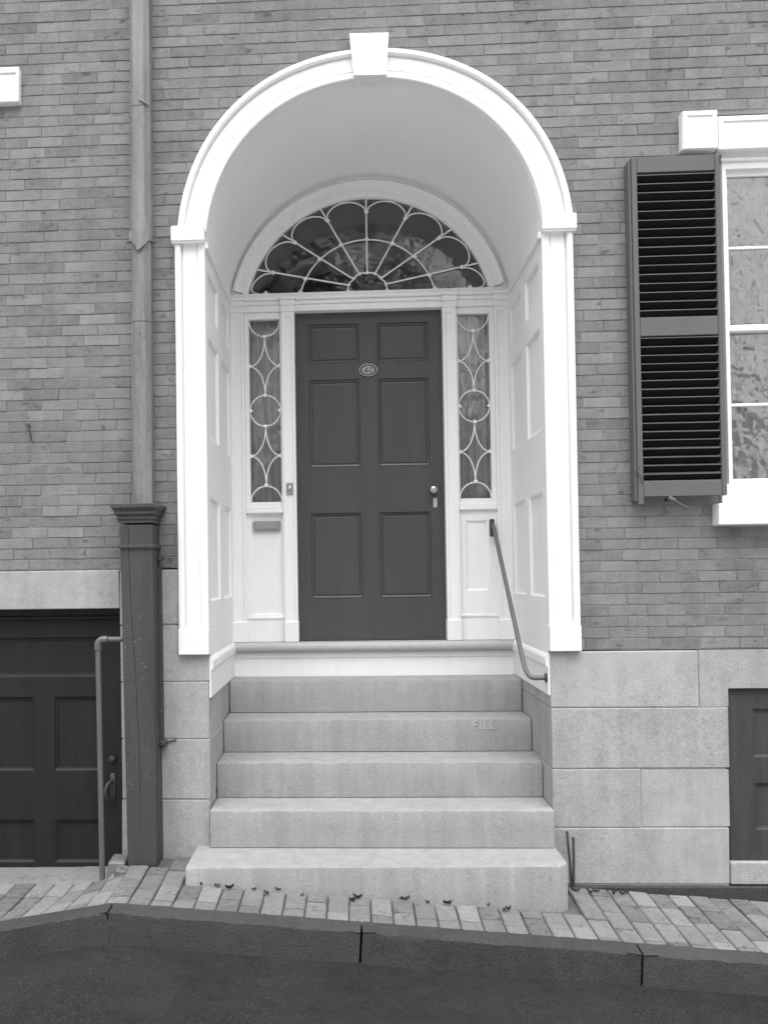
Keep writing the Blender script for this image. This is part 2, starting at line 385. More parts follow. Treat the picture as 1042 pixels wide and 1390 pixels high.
def lay(cells, root, seed, avoid):
    rn = random.Random(seed); scored = []
    for c in cells:
        p = [px((q, FY, r)) for q in (c[0], c[1]) for r in (c[2], c[3])]
        ax0, ax1 = max(0, min(q[0] for q in p)), min(1042, max(q[0] for q in p)); ay0, ay1 = max(0, min(q[1] for q in p)), min(1390, max(q[1] for q in p))
        a = max(0, ax1-ax0)*max(0, ay1-ay0)
        mx, mz = (c[0]+c[1])/2, (c[2]+c[3])/2
        if avoid(mx, mz): a *= 0.15
        scored.append((a, c))
    scored.sort(key=lambda s: -s[0]); J = MB(); tone = []
    for i, (a, c) in enumerate(scored):
        kx = rn.randrange(10); x = (c[0]+c[1])/2; z = (c[2]+c[3])/2; w_ = c[1]-c[0]-.0045; y = FY+rn.uniform(-.0016, .0016)
        if i < 298 and a > 60:
            o = bpy.data.objects.new('brick', unit_me[kx]); C.objects.link(o); o.parent = root
            o.location = (x, y, z); o.scale = (w_, 1, 1); o.rotation_euler = (rn.uniform(-.012, .012), rn.uniform(-.006, .006), rn.uniform(-.006, .006))
        else:
            u = unit[kx]; J.add([(x+p[0]*w_, y+p[1], z+p[2]) for p in u.v], u.f); tone += [rn.random()]*len(u.f)
    if J.v:
        o = J.build('brickwork', 'brick_joined', root, fix=False); tag(o, kind='stuff')
        at = o.data.attributes.new('tone', 'FLOAT', 'FACE'); at.data.foreach_set('value', tone)
house = empty('brick_wall', 'grey brick house wall with thin joints around the white arched doorway', 'wall')
nwall = empty('brick_wall', 'neighbouring brick house wall above the cellar door, left of the downpipe', 'wall')
lay(right, house, 11, lambda x, z: x < -1.245 or (1.43 < x < 1.91 and 2.15 < z < 4.03))
lay(left, nwall, 12, lambda x, z: x > -1.36)
# mortar behind the bricks, as strips that leave the openings free
def backing(name, x0, x1, z0, z1, cuts, root, y=FY+.0038):
    b = MB(); z = z0
    while z < z1-1e-6:
        zt = min(z+0.0205, z1); spans = [(x0, x1)]
        for a, c in cuts(z, zt): spans = subtract(spans, a, c)
        for s, e in spans: b.add([(s, y, z), (e, y, z), (e, y, zt), (s, y, zt)], [(0, 1, 2, 3)])
        z = zt
    return b.build(name, 'mortar', root, fix=False)
def bcut(zb, zt):
    c = []
    if zt <= AZ+.02: c.append((-1.06, 1.07))
    elif zb < AZ+1.06:
        d = max(0, zb-AZ); q = 1.06**2-d*d
        if q > 0: c.append((AX-math.sqrt(q), AX+math.sqrt(q)))
    if zb < 4.29 and zt > 4.08: c.append((1.75, 3.1))
    if zb <= 4.08 and zt > 1.99: c.append((1.965, 3.1))
    if zt <= 1.80: c.append((-9, -.5))
    return c
backing('mortar_bed', PJ, 6.0, 1.303, 5.4, bcut, house)
def bcutl(zb, zt):
    if zb <= 4.70 and zt > 2.2: return [(-3.0, -2.05 if zb > 4.505 else -2.31)]
    return []
backing('mortar_bed', -6.0, PJ, 1.79, 5.4, bcutl, nwall)
b = MB(); b.box(-6, PJ, FY+.004, .4, 5.38, 9); b.build('upper_wall', 'far_brick', nwall)
b = MB(); b.box(PJ, 6, FY+.004, .4, 5.38, 9); b.build('upper_wall', 'far_brick', house)

# ------------------------------------------------------------------ granite
GY = 0.012
def stone(root, boxes, name='stone', m='granite', c=0.0045, j=0.0025):
    b = MB()
    for q in boxes: b.cbox(*q, c, j=j)
    return b.build(name, m, root)
pier = empty('stone_pier', 'narrow granite pier between the wooden downpipe box and the steps', 'stone pier')
g = 0.0026; PB = 1.16
stone(pier, [(-1.463, -1.127, GY, .4, 1.470+g, 1.786)])
b = MB(); b.prism([(-1.463, 1.150+g), (-.957, 1.150+g), (-.957, 1.298), (-1.1285, 1.299), (-1.127, 1.470-g), (-1.463, 1.470-g)], GY, .4); b.box(-1.05, -.9571, .401, PB, 1.150+g, 1.298); b.build('stone', 'granite', pier)
for z0, z1 in ((.822, 1.150), (.482, .822), (-.1, .482)): stone(pier, [(-1.463+random.uniform(-.004, .004), -.957+random.uniform(-.003, .001), GY+random.uniform(-.003, .003), PB, z0+g, z1-g)])
b = MB(); b.box(-1.455, -.962, GY+.0045, PB-.02, -.1, 1.29); b.box(-1.455, -1.14, GY+.0045, .38, 1.29, 1.78); b.build('joint_mortar', 'joint_mortar', pier)
found = empty('stone_foundation', 'granite block foundation wall right of the steps, below the shutter', 'foundation')
stone(found, [(.957, 1.766-g, GY, PB, .983+g, 1.298)])
b = MB(); b.prism([(1.766+g, .983+g), (1.9235, .983+g), (1.9235, 1.087), (2.75, 1.087), (2.75, 1.2995), (1.766+g, 1.2985)], GY, .4); b.build('stone', 'granite', found)
stone(found, [(.957, 1.921, GY-.002, PB, .645+g, .983-g)])
stone(found, [(.957, 1.439-g, GY, PB, .321+g, .645-g)])
stone(found, [(1.439+g, 1.918, GY+.002, .4, .321+g, .645-g)])
stone(found, [(.957, 1.912, GY-.001, PB, .011, .321-g)])
stone(found, [(1.914+g, 2.75, GY-.004, .4, .011, .132)])
stone(found, [(.957, 2.75, GY-.022, .4, -.4, .006)], name='footing', m='kerb_granite')
b = MB(); b.box(.962, 1.905, GY+.0050, PB-.02, 0, 1.292); b.build('joint_mortar', 'joint_mortar', found)

steps = empty('stone_steps', 'five worn granite steps rising into the white arched doorway', 'steps')
sz = [.222, .430, .637, .8385, 1.050]; sy = [-.372, -.040, .245, .545, .830]
step_o = []
for k in range(5):
    b = MB(); hw = .9515; y0 = sy[k]; y1 = (sy[k+1]+.05) if k < 4 else 1.10
    z0 = -.4 if k == 0 else sz[k-1]+.004
    if k == 0: x0, x1 = -1.030, .958
    else: x0, x1 = -hw, hw
    n = 40; prof_rings = []
    rn = random.Random(40+k)
    for i in range(n+1):
        x = x0+(x1-x0)*i/n; e = (0.012*(1-abs(2*i/n-1)**8-1)) if False else 0
        w1 = rn.uniform(-.0016, .0016); w2 = rn.uniform(-.0012, .0012)
        chip = .006 if rn.random() < .07 else 0
        sag = -.004*math.exp(-((x)/.5)**2)
        yy = y0 + (0.040*(x+1.03)/1.99 if k == 0 else 0)
        yt = yy
        if k == 0 and x1-x < .05: yt = yy + (.05-(x1-x))*.9       # worn front corner
        ring = [(x, y1, z0), (x, yt+.002, z0), (x, yt+w1, (z0+sz[k])/2), (x, yt+w1, sz[k]-.012-chip), (x, yt+.003+chip*.5+w2, sz[k]-.003-chip*.4), (x, yt+.011+chip+w2, sz[k]+sag*.5), (x, yy+.08, sz[k]+sag), (x, y1, sz[k])]
        prof_rings.append(ring)
    b.sweep(prof_rings, close=True)
    step_o.append(b.build('step', 'granite_step', steps, smooth=30))
# chalked word on the fourth riser
def stroke(b, pts, y, wd):
    for (a, c) in zip(pts[:-1], pts[1:]):
        d = Vector((c[0]-a[0], c[1]-a[1])); q = Vector((-d.y, d.x)).normalized()*wd/2
        b.prism([(a[0]-q.x, a[1]-q.y), (c[0]-q.x, c[1]-q.y), (c[0]+q.x, c[1]+q.y), (a[0]+q.x, a[1]+q.y)], y-.0012, y+.003)
b = MB(); X0, Z0, hh = .600, .778, .046
for k, L_ in enumerate('FILL'):
    x = X0 + (0, .042, .064, .103)[k]
    segs = {'F': [[(0, 0), (0, 1)], [(0, 1), (.62, 1)], [(0, .55), (.5, .55)]], 'I': [[(0, 0), (0, 1)]], 'L': [[(0, 1), (0, 0)], [(0, 0), (.6, 0)]]}[L_]
    for i, sg in enumerate(segs): stroke(b, [(x+p[0]*hh, Z0+p[1]*hh+k*.0006) for p in sg], .5435-.0004*i, .0045)
o = b.build('chalk_lettering', 'chalk', step_o[3]); o['label'] = 'faint chalk word FILL on the riser'

# ------------------------------------------------------------------ white doorway
door_sur = empty('door_surround', 'white painted arched doorway recess with keystone, panelled sides and leaded fanlight', 'doorway')
WP = 'white_paint'
# architrave profile: (distance from the inner edge 0..1, y)
PROF = [(0, .028), (0, .002), (.04, -.004), (.22, -.004), (.240, .006), (.275, .007), (.29, .001), (.73, .001), (.74, .009), (.775, .009), (.80, -.014), (.85, -.020), (.96, -.020), (1.0, -.014), (1.0, .028)]
for s in (-1, 1):
    xi, xo = (-.953, -1.122) if s < 0 else (.953, 1.122)
    b = MB(); b.sweep([[(xi+(xo-xi)*d, y, z) for d, y in PROF] for z in (1.446, 3.655)], close=True); b.build('jamb', WP, door_sur)
    b = MB(); a, c = sorted((xi, xo)); b.cbox(a-.002, c+.002, -.024, .1, 1.3015, 1.4455, .004); b.build('plinth_block', WP, door_sur)
    b = MB(); a, c = sorted((xi-.004*s, xo+.018*s)); b.cbox(a, c, -.042, .1, 3.652, 3.742, .006)
    b.cbox(a+.003, c-.003, -.034, .1, 3.644, 3.6525, .002); b.build('impost', WP, door_sur)
secs = []; NA = 72
t0 = math.asin(.132/1.1)
for i in range(NA+1):
    t = t0*.93 + (math.pi-2*t0*.93)*i/NA
    secs.append([(AX*(1 if True else 0)+math.cos(t)*(RI(t)+(RO(t)-RI(t))*d), y, AZ+math.sin(t)*(RI(t)+(RO(t)-RI(t))*d)) for d, y in PROF])
b = MB(); b.sweep(secs, close=True); b.build('arch_moulding', WP, door_sur, smooth=25)
b = MB(); b.prism([(-.086, 4.553), (.096, 4.550), (.112, 4.788), (-.107, 4.792)], -.062, .06); b.build('keystone', WP, door_sur)
# barrel vault of the recess
secs = []
for i in range(49):
    t = math.asin(.02/.965)+(math.pi-2*math.asin(.02/.965))*i/48; r = .966+.012*math.sin(2*t)**2
    c_, s_ = math.cos(t), math.sin(t)
    secs.append([(AX*.5+c_*q, y, zc+s_*q) for q, y, zc in ((r-.007, .024, AZ), (r-.007, .085, AZ), (r, .089, AZ), (.972, 1.16, 3.520), (r+.06, 1.16, 3.53), (r+.06, .024, AZ))])
b = MB(); b.sweep(secs, close=True); b.build('vault', 'plaster', door_sur, smooth=25)
# panelled side walls
rows = [(1.600, 2.203), (2.556, 3.142), (3.286, 3.528)]; cols = [(.105, .492), (.632, 1.005)]
def sunk_panel(b, mapf, u0, u1, v0, v1, depth, mould):
    """a sunk panel with moulded edge: mapf(u, v, d) -> point, d = depth behind the frame face"""
    lv = [(0, 0), (mould*.25, depth*.15), (mould*.55, depth*.55), (mould, depth*.7), (mould, depth), (mould+.012, depth)]
    rings = [[mapf(u0+i, v0+i, d), mapf(u1-i, v0+i, d), mapf(u1-i, v1-i, d), mapf(u0+i, v1-i, d)] for i, d in lv]
    b.sweep([q for q in zip(*[r_ for r_ in rings])] if False else rings, close=False)
    n = len(b.v)
    # close ring seams and fill the field
    k = n-4*len(rings)
    for i in range(len(rings)-1): b.f.append((k+i*4+3, k+(i+1)*4+3, k+(i+1)*4, k+i*4)); b.mi.append(0)
    m = n-4; b.f.append((m, m+1, m+2, m+3)); b.mi.append(0)
def framed(b, mapf, u0, u1, v0, v1, holes):
    us = sorted({u0, u1} | {h[0] for h in holes} | {h[1] for h in holes}); vs_ = sorted({v0, v1} | {h[2] for h in holes} | {h[3] for h in holes})
    for i in range(len(us)-1):
        for k in range(len(vs_)-1):
            cu, cv = (us[i]+us[i+1])/2, (vs_[k]+vs_[k+1])/2
            if any(h[0] < cu < h[1] and h[2] < cv < h[3] for h in holes): continue
            b.add([mapf(us[i], vs_[k], 0), mapf(us[i+1], vs_[k], 0), mapf(us[i+1], vs_[k+1], 0), mapf(us[i], vs_[k+1], 0)], [(0, 1, 2, 3)])
for s in (-1, 1):
    mp = (lambda u, v, d, s=s: (s*(.953+d), u, v))
    root = bpy.data.objects.new('side_panelling', None); C.objects.link(root); root.parent = door_sur
    holes = [(c0, c1, r0_, r1_) for c0, c1 in cols for r0_, r1_ in rows]
    b = MB(); framed(b, mp, .027, 1.14, 1.056, 3.66, holes); b.build('frame', WP, root, fix=False)
    for c0, c1, r0_, r1_ in holes:
        b = MB(); sunk_panel(b, mp, c0, c1, r0_, r1_, .016, .016); b.build('panel', WP, root, fix=False)
    X = lambda a: s*a
    b = MB(); q = sorted((X(.936), X(.96))); b.cbox(q[0], q[1], .011, 1.10, 3.622, 3.662, .006); b.build('cornice', WP, root)
    b = MB()
    sec = [(.9565, 1.212), (.938, 1.214), (.934, 1.225), (.934, 1.262), (.940, 1.275), (.949, 1.284), (.9565, 1.285)]
    b.sweep([[(X(a), y, z) for a, z in sec] for y in (.022, 1.06)], close=True); b.build('skirting', WP, root)
    b = MB(); q = sorted((X(.947), X(.9565))); b.box(q[0], q[1], .020, 1.11, 1.0555, 1.213); b.build('skirting_board', WP, root)
# back of the recess
BYF = 1.075     # face of the door case
def pil(x0, x1, y0, nm='pilaster'):
    b = MB(); e = .016; z0, z1 = 1.425, 3.560
    mp = lambda u, v, d: (u, y0+d, v)
    framed(b, mp, x0, x1, z0, z1, [(x0+e, x1-e, z0+.0, z1-.03)]); sunk_panel(b, mp, x0+e, x1-e, z0+.0, z1-.03, .008, .008)
    b.add([(x0, y0, z0), (x0, y0+.1, z0), (x0, y0+.1, z1), (x0, y0, z1)], [(3, 2, 1, 0)]); b.add([(x1, y0, z0), (x1, y0+.1, z0), (x1, y0+.1, z1), (x1, y0, z1)], [(0, 1, 2, 3)])
    o = b.build(nm, WP, door_sur, fix=False)
    b = MB(); b.cbox(x0-.004, x1+.004, y0-.008, y0+.1, 1.285, 1.4255, .004); b.build('pilaster_base', WP, o)
    b = MB(); b.cbox(x0-.004, x1+.004, y0-.010, y0+.1, 3.560, 3.600, .003); b.cbox(x0-.010, x1+.010, y0-.018, y0+.1, 3.600, 3.640, .005); b.cbox(x0-.018, x1+.018, y0-.028, y0+.1, 3.640, 3.664, .004); b.build('pilaster_cap', WP, o)
for x0, x1 in ((-.598, -.508), (.508, .598), (-.9525, -.858), (.858, .9525)): pil(x0, x1, BYF-.015)
b = MB(); mp = None
b.cbox(-.956, .956, BYF-.004, BYF+.12, 3.566, 3.612, .004); b.cbox(-.956, .956, BYF-.014, BYF+.12, 3.612, 3.640, .004); b.cbox(-.956, .956, BYF-.030, BYF+.12, 3.640, 3.668, .005); b.cbox(-.956, .956, BYF-.010, BYF+.12, 3.668, 3.694, .005)
b.build('transom', WP, door_sur)
# archivolt round the fanlight, and the flat wall above it
FC, FR, FB = 3.494, .852, 3.694
def seg_pts(r, zc, zb, n=48):
    a = math.asin((zb-zc)/r); return [(math.cos(a+(math.pi-2*a)*i/n)*r, zc+math.sin(a+(math.pi-2*a)*i/n)*r) for i in range(n+1)]
prof = [(0, 1.16), (0, BYF+.030), (.002, BYF+.028), (.004, BYF+.012), (.030, BYF+.010), (.034, BYF-.004), (.070, BYF-.004), (.078, BYF-.016), (.098, BYF-.022), (.104, BYF-.014), (.104, 1.16)]
a_ = math.asin((FB-FC)/FR)*.97; secs = []
for i in range(61):
    t = a_+(math.pi-2*a_)*i/60
    secs.append([(math.cos(t)*(FR+d), y, FC+.010*d/.1+math.sin(t)*(FR+d)) for d, y in prof])
b = MB(); b.sweep(secs, close=True); b.build('fanlight_arch', WP, door_sur, smooth=25)
b = MB(); secs = []
for i in range(61):
    t = a_*.85+(math.pi-2*a_*.85)*i/60; p0 = (math.cos(t)*(FR+.05), FC+math.sin(t)*(FR+.05))
    dx, dz = math.cos(t), math.sin(t); secs.append([(p0[0], BYF+.02, p0[1]), (dx*1.10, BYF+.02, FC+dz*1.16)])
b.sweep(secs); b.build('tympanum', 'plaster', door_sur, fix=False)
# fanlight: glass and leaded tracery
fan = bpy.data.objects.new('fanlight', None); C.objects.link(fan); fan.parent = door_sur
pts = seg_pts(FR+.006, FC, FB-.006)
b = MB(); b.prism(pts, BYF+.040, BYF+.044); b.build('pane', 'fan_glass', fan)
FYT = BYF+.030
def E_(t):
    x = .826*math.cos(t); return Vector((x, FC+math.sqrt(max(0, FR**2-x*x))))
def FP(t, q):
    o_ = Vector((0, FB)); e = E_(t)
    return o_ + (e-o_)*q
def P3(v, dy=0): return (v.x, FYT+dy, v.y)
spk = [math.pi*k/8 for k in range(9)]
for k in range(1, 8):
    e = E_(spk[k]); inn = Vector((math.cos(spk[k])*.14, FB+math.sin(spk[k])*.135))
    b = MB(); b.tube([P3(inn), P3(e)], .0060, 6); b.build('tracery_bar', WP, fan)
b = MB(); b.tube([P3(FP(math.pi*i/48, .56)) for i in range(49)], .0055, 6, up=(0, 1, 0)); b.build('tracery_ring', WP, fan, smooth=60)
b = MB(); b.tube([P3(Vector((math.cos(math.pi*i/64), math.sin(math.pi*i/64)))*(.128+.012*abs(math.sin(4*math.pi*i/64+0*math.pi)))+Vector((0, FB))) for i in range(65)], .006, 6, up=(0, 1, 0)); b.build('tracery_ring', WP, fan, smooth=60)
for k in range(8):
    path = []
    for i in range(17):
        u = i/16; t = spk[k]+(spk[k+1]-spk[k])*u; path.append(P3(FP(t, .85+.137*math.sin(math.pi*u)**.5), .004))
    b = MB(); b.tube(path, .0054, 6, up=(0, 1, 0)); b.build('tracery_scallop', WP, fan, smooth=60)
def rosette(cx, cz, r, y, root):
    b = MB(); n = 16; v = [(cx+math.cos(2*math.pi*i/n)*r*(1 if i % 4 == 0 else (.72 if i % 2 == 0 else .55)), cz+math.sin(2*math.pi*i/n)*r*(1 if i % 4 == 0 else (.72 if i % 2 == 0 else .55))) for i in range(n)]
    b.prism(v, y-.010, y+.004); b.build('rosette', WP, root)
for k in range(0, 9):
    for q in (.85, .56): 
        p = FP(spk[k], q); rosette(p.x, max(p.y, FB+.010), .019, FYT-.006, fan)
    p = Vector((math.cos(spk[k])*.137, FB+max(.008, math.sin(spk[k])*.134))); rosette(p.x, p.y, .014, FYT-.003, fan)
# sidelights
for s in (-1, 1):
    sl = bpy.data.objects.new('sidelight', None); C.objects.link(sl); sl.parent = door_sur
    xa, xb = sorted((s*.612, s*.826)); za, zb = 2.250, 3.520; xc = (xa+xb)/2; hw = (xb-xa)/2
    ea, eb = sorted((s*.598, s*.858))
    b = MB(); yF = BYF+.012
    for q in ((ea, xa, 2.19, 3.566), (xb, eb, 2.19, 3.566), (xa, xb, 2.19, za), (xa, xb, zb, 3.566)): b.cbox(q[0], q[1], yF, yF+.06, q[2], q[3], .003)
    b.build('sash', WP, sl)
    b = MB(); b.cbox(ea, eb, yF-.020, yF+.06, 2.170, 2.196, .005); b.cbox(ea, eb, yF-.010, yF+.06, 2.196, 2.218, .003); b.build('ledge', WP, sl)
    b = MB(); b.box(xa-.004, xb+.004, yF+.036, yF+.040, za-.004, zb+.004); b.build('pane', 'side_glass', sl)
    y = yF+.026; T = lambda x_, z_: (xc+x_, y, z_)
    def arcp(cx, cz, rx, rz, a0, a1, n=12): return [T(cx+math.cos(a0+(a1-a0)*i/n)*rx, cz+math.sin(a0+(a1-a0)*i/n)*rz) for i in range(n+1)]
    H = zb-za; Zt = lambda q: zb-(q-195)/1113*H      # measured on the photograph's sidelight, in its own height
    ros = []
    def bar(p, nm='came'):
        b = MB(); b.tube(p, .0052, 6, up=(0, 1, 0)); b.build(nm, WP, sl, smooth=60)
    rz = hw*1.02
    bar(arcp(0, Zt(200), hw, rz, math.pi, 2*math.pi))
    for (n0, mid, n1) in ((297, 478, 655), (845, 1026, 1203)):
        for q in (-1, 1):
            bar(arcp(q*hw, Zt(n0+15), hw*.985, Zt(n0+15)-Zt(mid), math.pi if q > 0 else 0, 1.5*math.pi if q > 0 else -.5*math.pi))
            bar(arcp(q*hw, Zt(n1-15), hw*.985, Zt(mid)-Zt(n1-15), math.pi if q > 0 else 0, .5*math.pi))
            ros.append((q*(hw-.006), Zt(mid)))
        bar([T(0, Zt(n0)), T(0, Zt(n0+18))]); bar([T(0, Zt(n1-18)), T(0, Zt(n1))])
        ros += [(0, Zt(n1)), (0, Zt(n0))]
    bar(arcp(0, Zt(750), hw*.985, rz*.985, 0, 2*math.pi, 28), 'came_ring')
    bar(arcp(0, Zt(1305), hw, rz, 0, math.pi)); ros += [(-hw+.006, Zt(750)), (hw-.006, Zt(750))]
    for rx_, rz_ in ros: rosette(xc+rx_, rz_, .0185, y-.006, sl)
    # panel below the sidelight
    b = MB(); mp = lambda u, v, d: (u, yF+.004+d, v)
    hz = [(xa+.03, xb-.03, 1.62, 2.10)] if s > 0 else [(ea+.026, eb-.012, 1.470, 2.172)]
    framed(b, mp, ea, eb, 1.286, 2.172, hz); sunk_panel(b, mp, *hz[0], .012, .014); b.build('lower_panel', WP, sl, fix=False)
    b = MB(); b.cbox(ea+.001, eb-.001, yF-.004, yF+.05, 1.440, 1.462, .005); b.build('rail_moulding', WP, sl)
# threshold and riser board
b = MB(); sec = [(1.30, 1.2835), (1.045, 1.2835), (1.030, 1.281), (1.018, 1.272), (1.012, 1.256), (1.014, 1.238), (1.024, 1.222), (1.040, 1.214), (1.30, 1.214)]
b.sweep([[(x, y, z) for y, z in sec] for x in (-.951, .951)], close=True); b.build('threshold', 'sill_paint', door_sur, smooth=40)
b = MB(); b.cbox(-.951, .951, 1.058, 1.2, 1.176, 1.2145, .004); b.box(-.951, .951, 1.068, 1.2, 1.049, 1.178); b.build('riser_board', WP, door_sur)
# letter plate and bell
lp = bpy.data.objects.new('letter_plate', None); C.objects.link(lp); lp.parent = door_sur
b = MB(); yy = BYF+.014; b.cbox(-.812, -.622, yy-.012, yy+.01, 2.048, 2.118, .008); b.build('plate', 'dull_brass', lp)
b = MB(); b.cbox(-.798, -.640, yy-.022, yy-.008, 2.060, 2.106, .005); b.build('flap', 'dull_brass', lp)
bell = bpy.data.objects.new('door_bell', None); C.objects.link(bell); bell.parent = door_sur
b = MB(); yb = BYF-.012; b.cbox(-.577, -.530, yb-.010, yb+.01, 2.296, 2.378, .006); b.build('plate', 'dull_brass', bell)
b = MB(); b.lathe([(.017, 0), (.017, .008), (.012, .016), (.004, .019)], (-.5535, yb-.010, 2.340)); b.build('button', 'brass', bell, smooth=40)

# ------------------------------------------------------------------ front door
DY = 1.135
door = empty('front_door', 'dark painted six panel front door under the fanlight, with oval number plate', 'door')
zr = [(1.579, 2.168), (2.490, 3.096), (3.216, 3.484)]; xr = [(-.414, -.064), (.063, .412)]
D0, D1 = 1.288, 3.575
for x0, x1, nm in ((-.508, xr[0][0], 'stile'), (xr[0][1], xr[1][0], 'muntin'), (xr[1][1], .508, 'stile')):
    b = MB()
    if nm == 'stile': b.box(x0, x1, DY, DY+.045, D0, D1)
    else:
        for r0_, r1_ in zr: b.box(x0, x1, DY, DY+.045, r0_, r1_)
    b.build(nm, 'door_paint', door)
for z0, z1 in ((D0, zr[0][0]), (zr[0][1], zr[1][0]), (zr[1][1], zr[2][0]), (zr[2][1], D1)):
    b = MB(); b.box(xr[0][0], xr[1][1], DY+.0006, DY+.045, z0, z1); b.build('rail', 'door_paint', door)
mp = lambda u, v, d: (u, DY+d, v)
for x0, x1 in xr:
    for z0, z1 in zr:
        b = MB()
        lv = [(0, .0), (.0, .009), (.004, .006), (.014, .010), (.018, .017), (.022, .017), (.024, .013), (.03, .012)]
        rings = [[mp(x0+i, z0+i, d), mp(x1-i, z0+i, d), mp(x1-i, z1-i, d), mp(x0+i, z1-i, d)] for i, d in lv]
        b.sweep(rings); k = len(b.v)
        for i in range(len(rings)-1): b.f.append((i*4+3, (i+1)*4+3, (i+1)*4, i*4)); b.mi.append(0)
        b.f.append((k-4, k-3, k-2, k-1)); b.mi.append(0)
        b.build('panel', 'door_paint', door, fix=False)
npl = bpy.data.objects.new('number_plate', None); C.objects.link(npl); npl.parent = door
def oval(rx, rz, y0, y1, cx=-.002, cz=3.157, n=32):
    return MB().prism([(cx+math.cos(2*math.pi*i/n)*rx, cz+math.sin(2*math.pi*i/n)*rz) for i in range(n)], y0, y1)
oval(.066, .047, DY-.006, DY+.004).build('backplate', 'plate_dark', npl)
b = MB(); b.tube([(-.002+math.cos(2*math.pi*i/36)*.0605, DY-.008, 3.157+math.sin(2*math.pi*i/36)*.0415) for i in range(37)], .0042, 6, up=(0, 1, 0)); b.build('rim', 'brass', npl, smooth=60)
oval(.046, .030, DY-.010, DY-.004).build('face', 'plate_face', npl)
b = MB(); cz = 3.157; cx = -.002
stroke(b, [(cx-.008, cz-.020), (cx-.008, cz+.020)], DY-.0106, .004); stroke(b, [(cx-.008, cz+.020), (cx-.030, cz-.008)], DY-.0110, .004); stroke(b, [(cx-.030, cz-.008), (cx+.000, cz-.008)], DY-.0114, .004)
ring = [(cx+.020+math.cos(2*math.pi*i/16)*.011, cz+math.sin(2*math.pi*i/16)*.019) for i in range(17)]
for i in range(16): stroke(b, ring[i:i+2], DY-.0106-.0002*(i % 2), .004)
b.build('numeral', 'plate_dark', npl)
kn = bpy.data.objects.new('door_knob', None); C.objects.link(kn); kn.parent = door
b = MB(); b.lathe([(.030, 0), (.030, .004), (.024, .008), (.012, .010)], (.430, DY, 2.313), n=20); b.build('rose', 'iron', kn, smooth=40)
b = MB(); b.lathe([(.010, .006), (.010, .030), (.018, .036), (.026, .046), (.028, .056), (.024, .066), (.012, .072), (.002, .073)], (.430, DY, 2.316), n=20); b.build('knob', 'brass', kn, smooth=60)
b = MB(); b.cbox(.431, .458, DY-.006, DY+.002, 2.196, 2.262, .003); b.build('keyhole_plate', 'paper_tag', door)

# ------------------------------------------------------------------ hall behind the glass
hall = tag(bpy.data.objects.new('hall', None), kind='structure'); C.objects.link(hall)
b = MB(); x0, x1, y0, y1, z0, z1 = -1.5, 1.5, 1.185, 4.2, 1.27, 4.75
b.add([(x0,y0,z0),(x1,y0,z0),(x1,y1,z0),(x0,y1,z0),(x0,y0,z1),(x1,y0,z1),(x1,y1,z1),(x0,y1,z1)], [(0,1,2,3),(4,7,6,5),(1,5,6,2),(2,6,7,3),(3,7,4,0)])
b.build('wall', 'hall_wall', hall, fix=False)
secs = []
for i in range(33):
    t = math.pi*i/32; secs.append([(.05+math.cos(t)*r, y, 3.50+math.sin(t)*r*.95) for r, y in ((.95, 2.55), (.95, 2.45), (1.10, 2.45), (1.10, 2.55))])
b = MB(); b.sweep(secs, close=True); b.build('inner_arch', 'hall_trim', hall, smooth=30)
for s in (-1, 1):   # curtains behind the sidelights
    b = MB(); secs = []
    for i in range(61):
        u = i/60; x = s*.585+ s*.27*u; ph = u*math.pi*9
        secs.append([(x, 1.185+.012*math.sin(ph+.4*z)+.006*math.sin(ph*2.3+1), z) for z in (2.2, 2.6, 3.0, 3.3, 3.56)])
    b.sweep(secs); b.build('curtain', 'curtain', hall, smooth=60, fix=False)

# ------------------------------------------------------------------ downpipe and its wooden box
pipe = empty('downpipe', 'weathered pale wooden downpipe on the brick joint between two houses', 'downpipe')
def octo(cx, w_, y0, y1, z, ch=.022):
    a = w_/2; return [(cx-a, y1, z), (cx-a, y0+ch, z), (cx-a+ch, y0, z), (cx+a-ch*1.3, y0, z), (cx+a, y0+ch*1.3, z), (cx+a, y1, z)]
def pcx(z): return -1.3165+(z-2.15)*.0045
def section(name, z0, z1, w_, y0, zz=None):
    b = MB(); b.sweep([octo(pcx(z), w_, y0, FY-.004, z) for z in ((z0, z1) if zz is None else zz)], close=True); return b.build(name, 'pipe_paint', pipe)
section('pipe_length', 3.655, 4.42, .115, -.078); section('pipe_length', 4.425, 6.2, .112, -.076)
section('pipe_length', 3.195, 3.73, .107, -.070); section('pipe_length', 2.10, 3.19, .111, -.073)
b = MB(); c_ = pcx(3.66)   # ragged pointed lip of the upper length
b.prism([(c_-.0575, 3.655), (c_-.03, 3.628), (c_-.012, 3.590), (c_+.004, 3.600), (c_+.03, 3.622), (c_+.0575, 3.650), (c_+.0575, 3.70), (c_-.0575, 3.70)], -.086, -.079); b.build('lip', 'pipe_paint', pipe)
b = MB(); b.tube([(pcx(3.66)-.085, -.03, 3.66), (pcx(3.66)+.085, -.03, 3.655)], .006, 6); b.build('pipe_strap', 'iron', pipe)
b = MB(); b.tube([(pcx(4.43)+.005, -.081, 4.452), (pcx(4.43)+.055, -.074, 4.425)], .006, 6); b.build('seam', 'pipe_paint', pipe)
box = empty('pipe_box', 'cracked dark wooden box with moulded cap boxing in the downpipe foot', 'pipe box')
BX = -.165
def bxl(z): return -1.4145+(2.04-z)*.0145
def bxr(z): return -1.2365+(2.04-z)*.0045
crack = [(-1.367, 2.02), (-1.366, 1.90), (-1.362, 1.75), (-1.358, 1.62), (-1.352, 1.48), (-1.343, 1.33), (-1.333, 1.17), (-1.328, 1.02), (-1.322, .90), (-1.319, .78)]
zb_ = .165
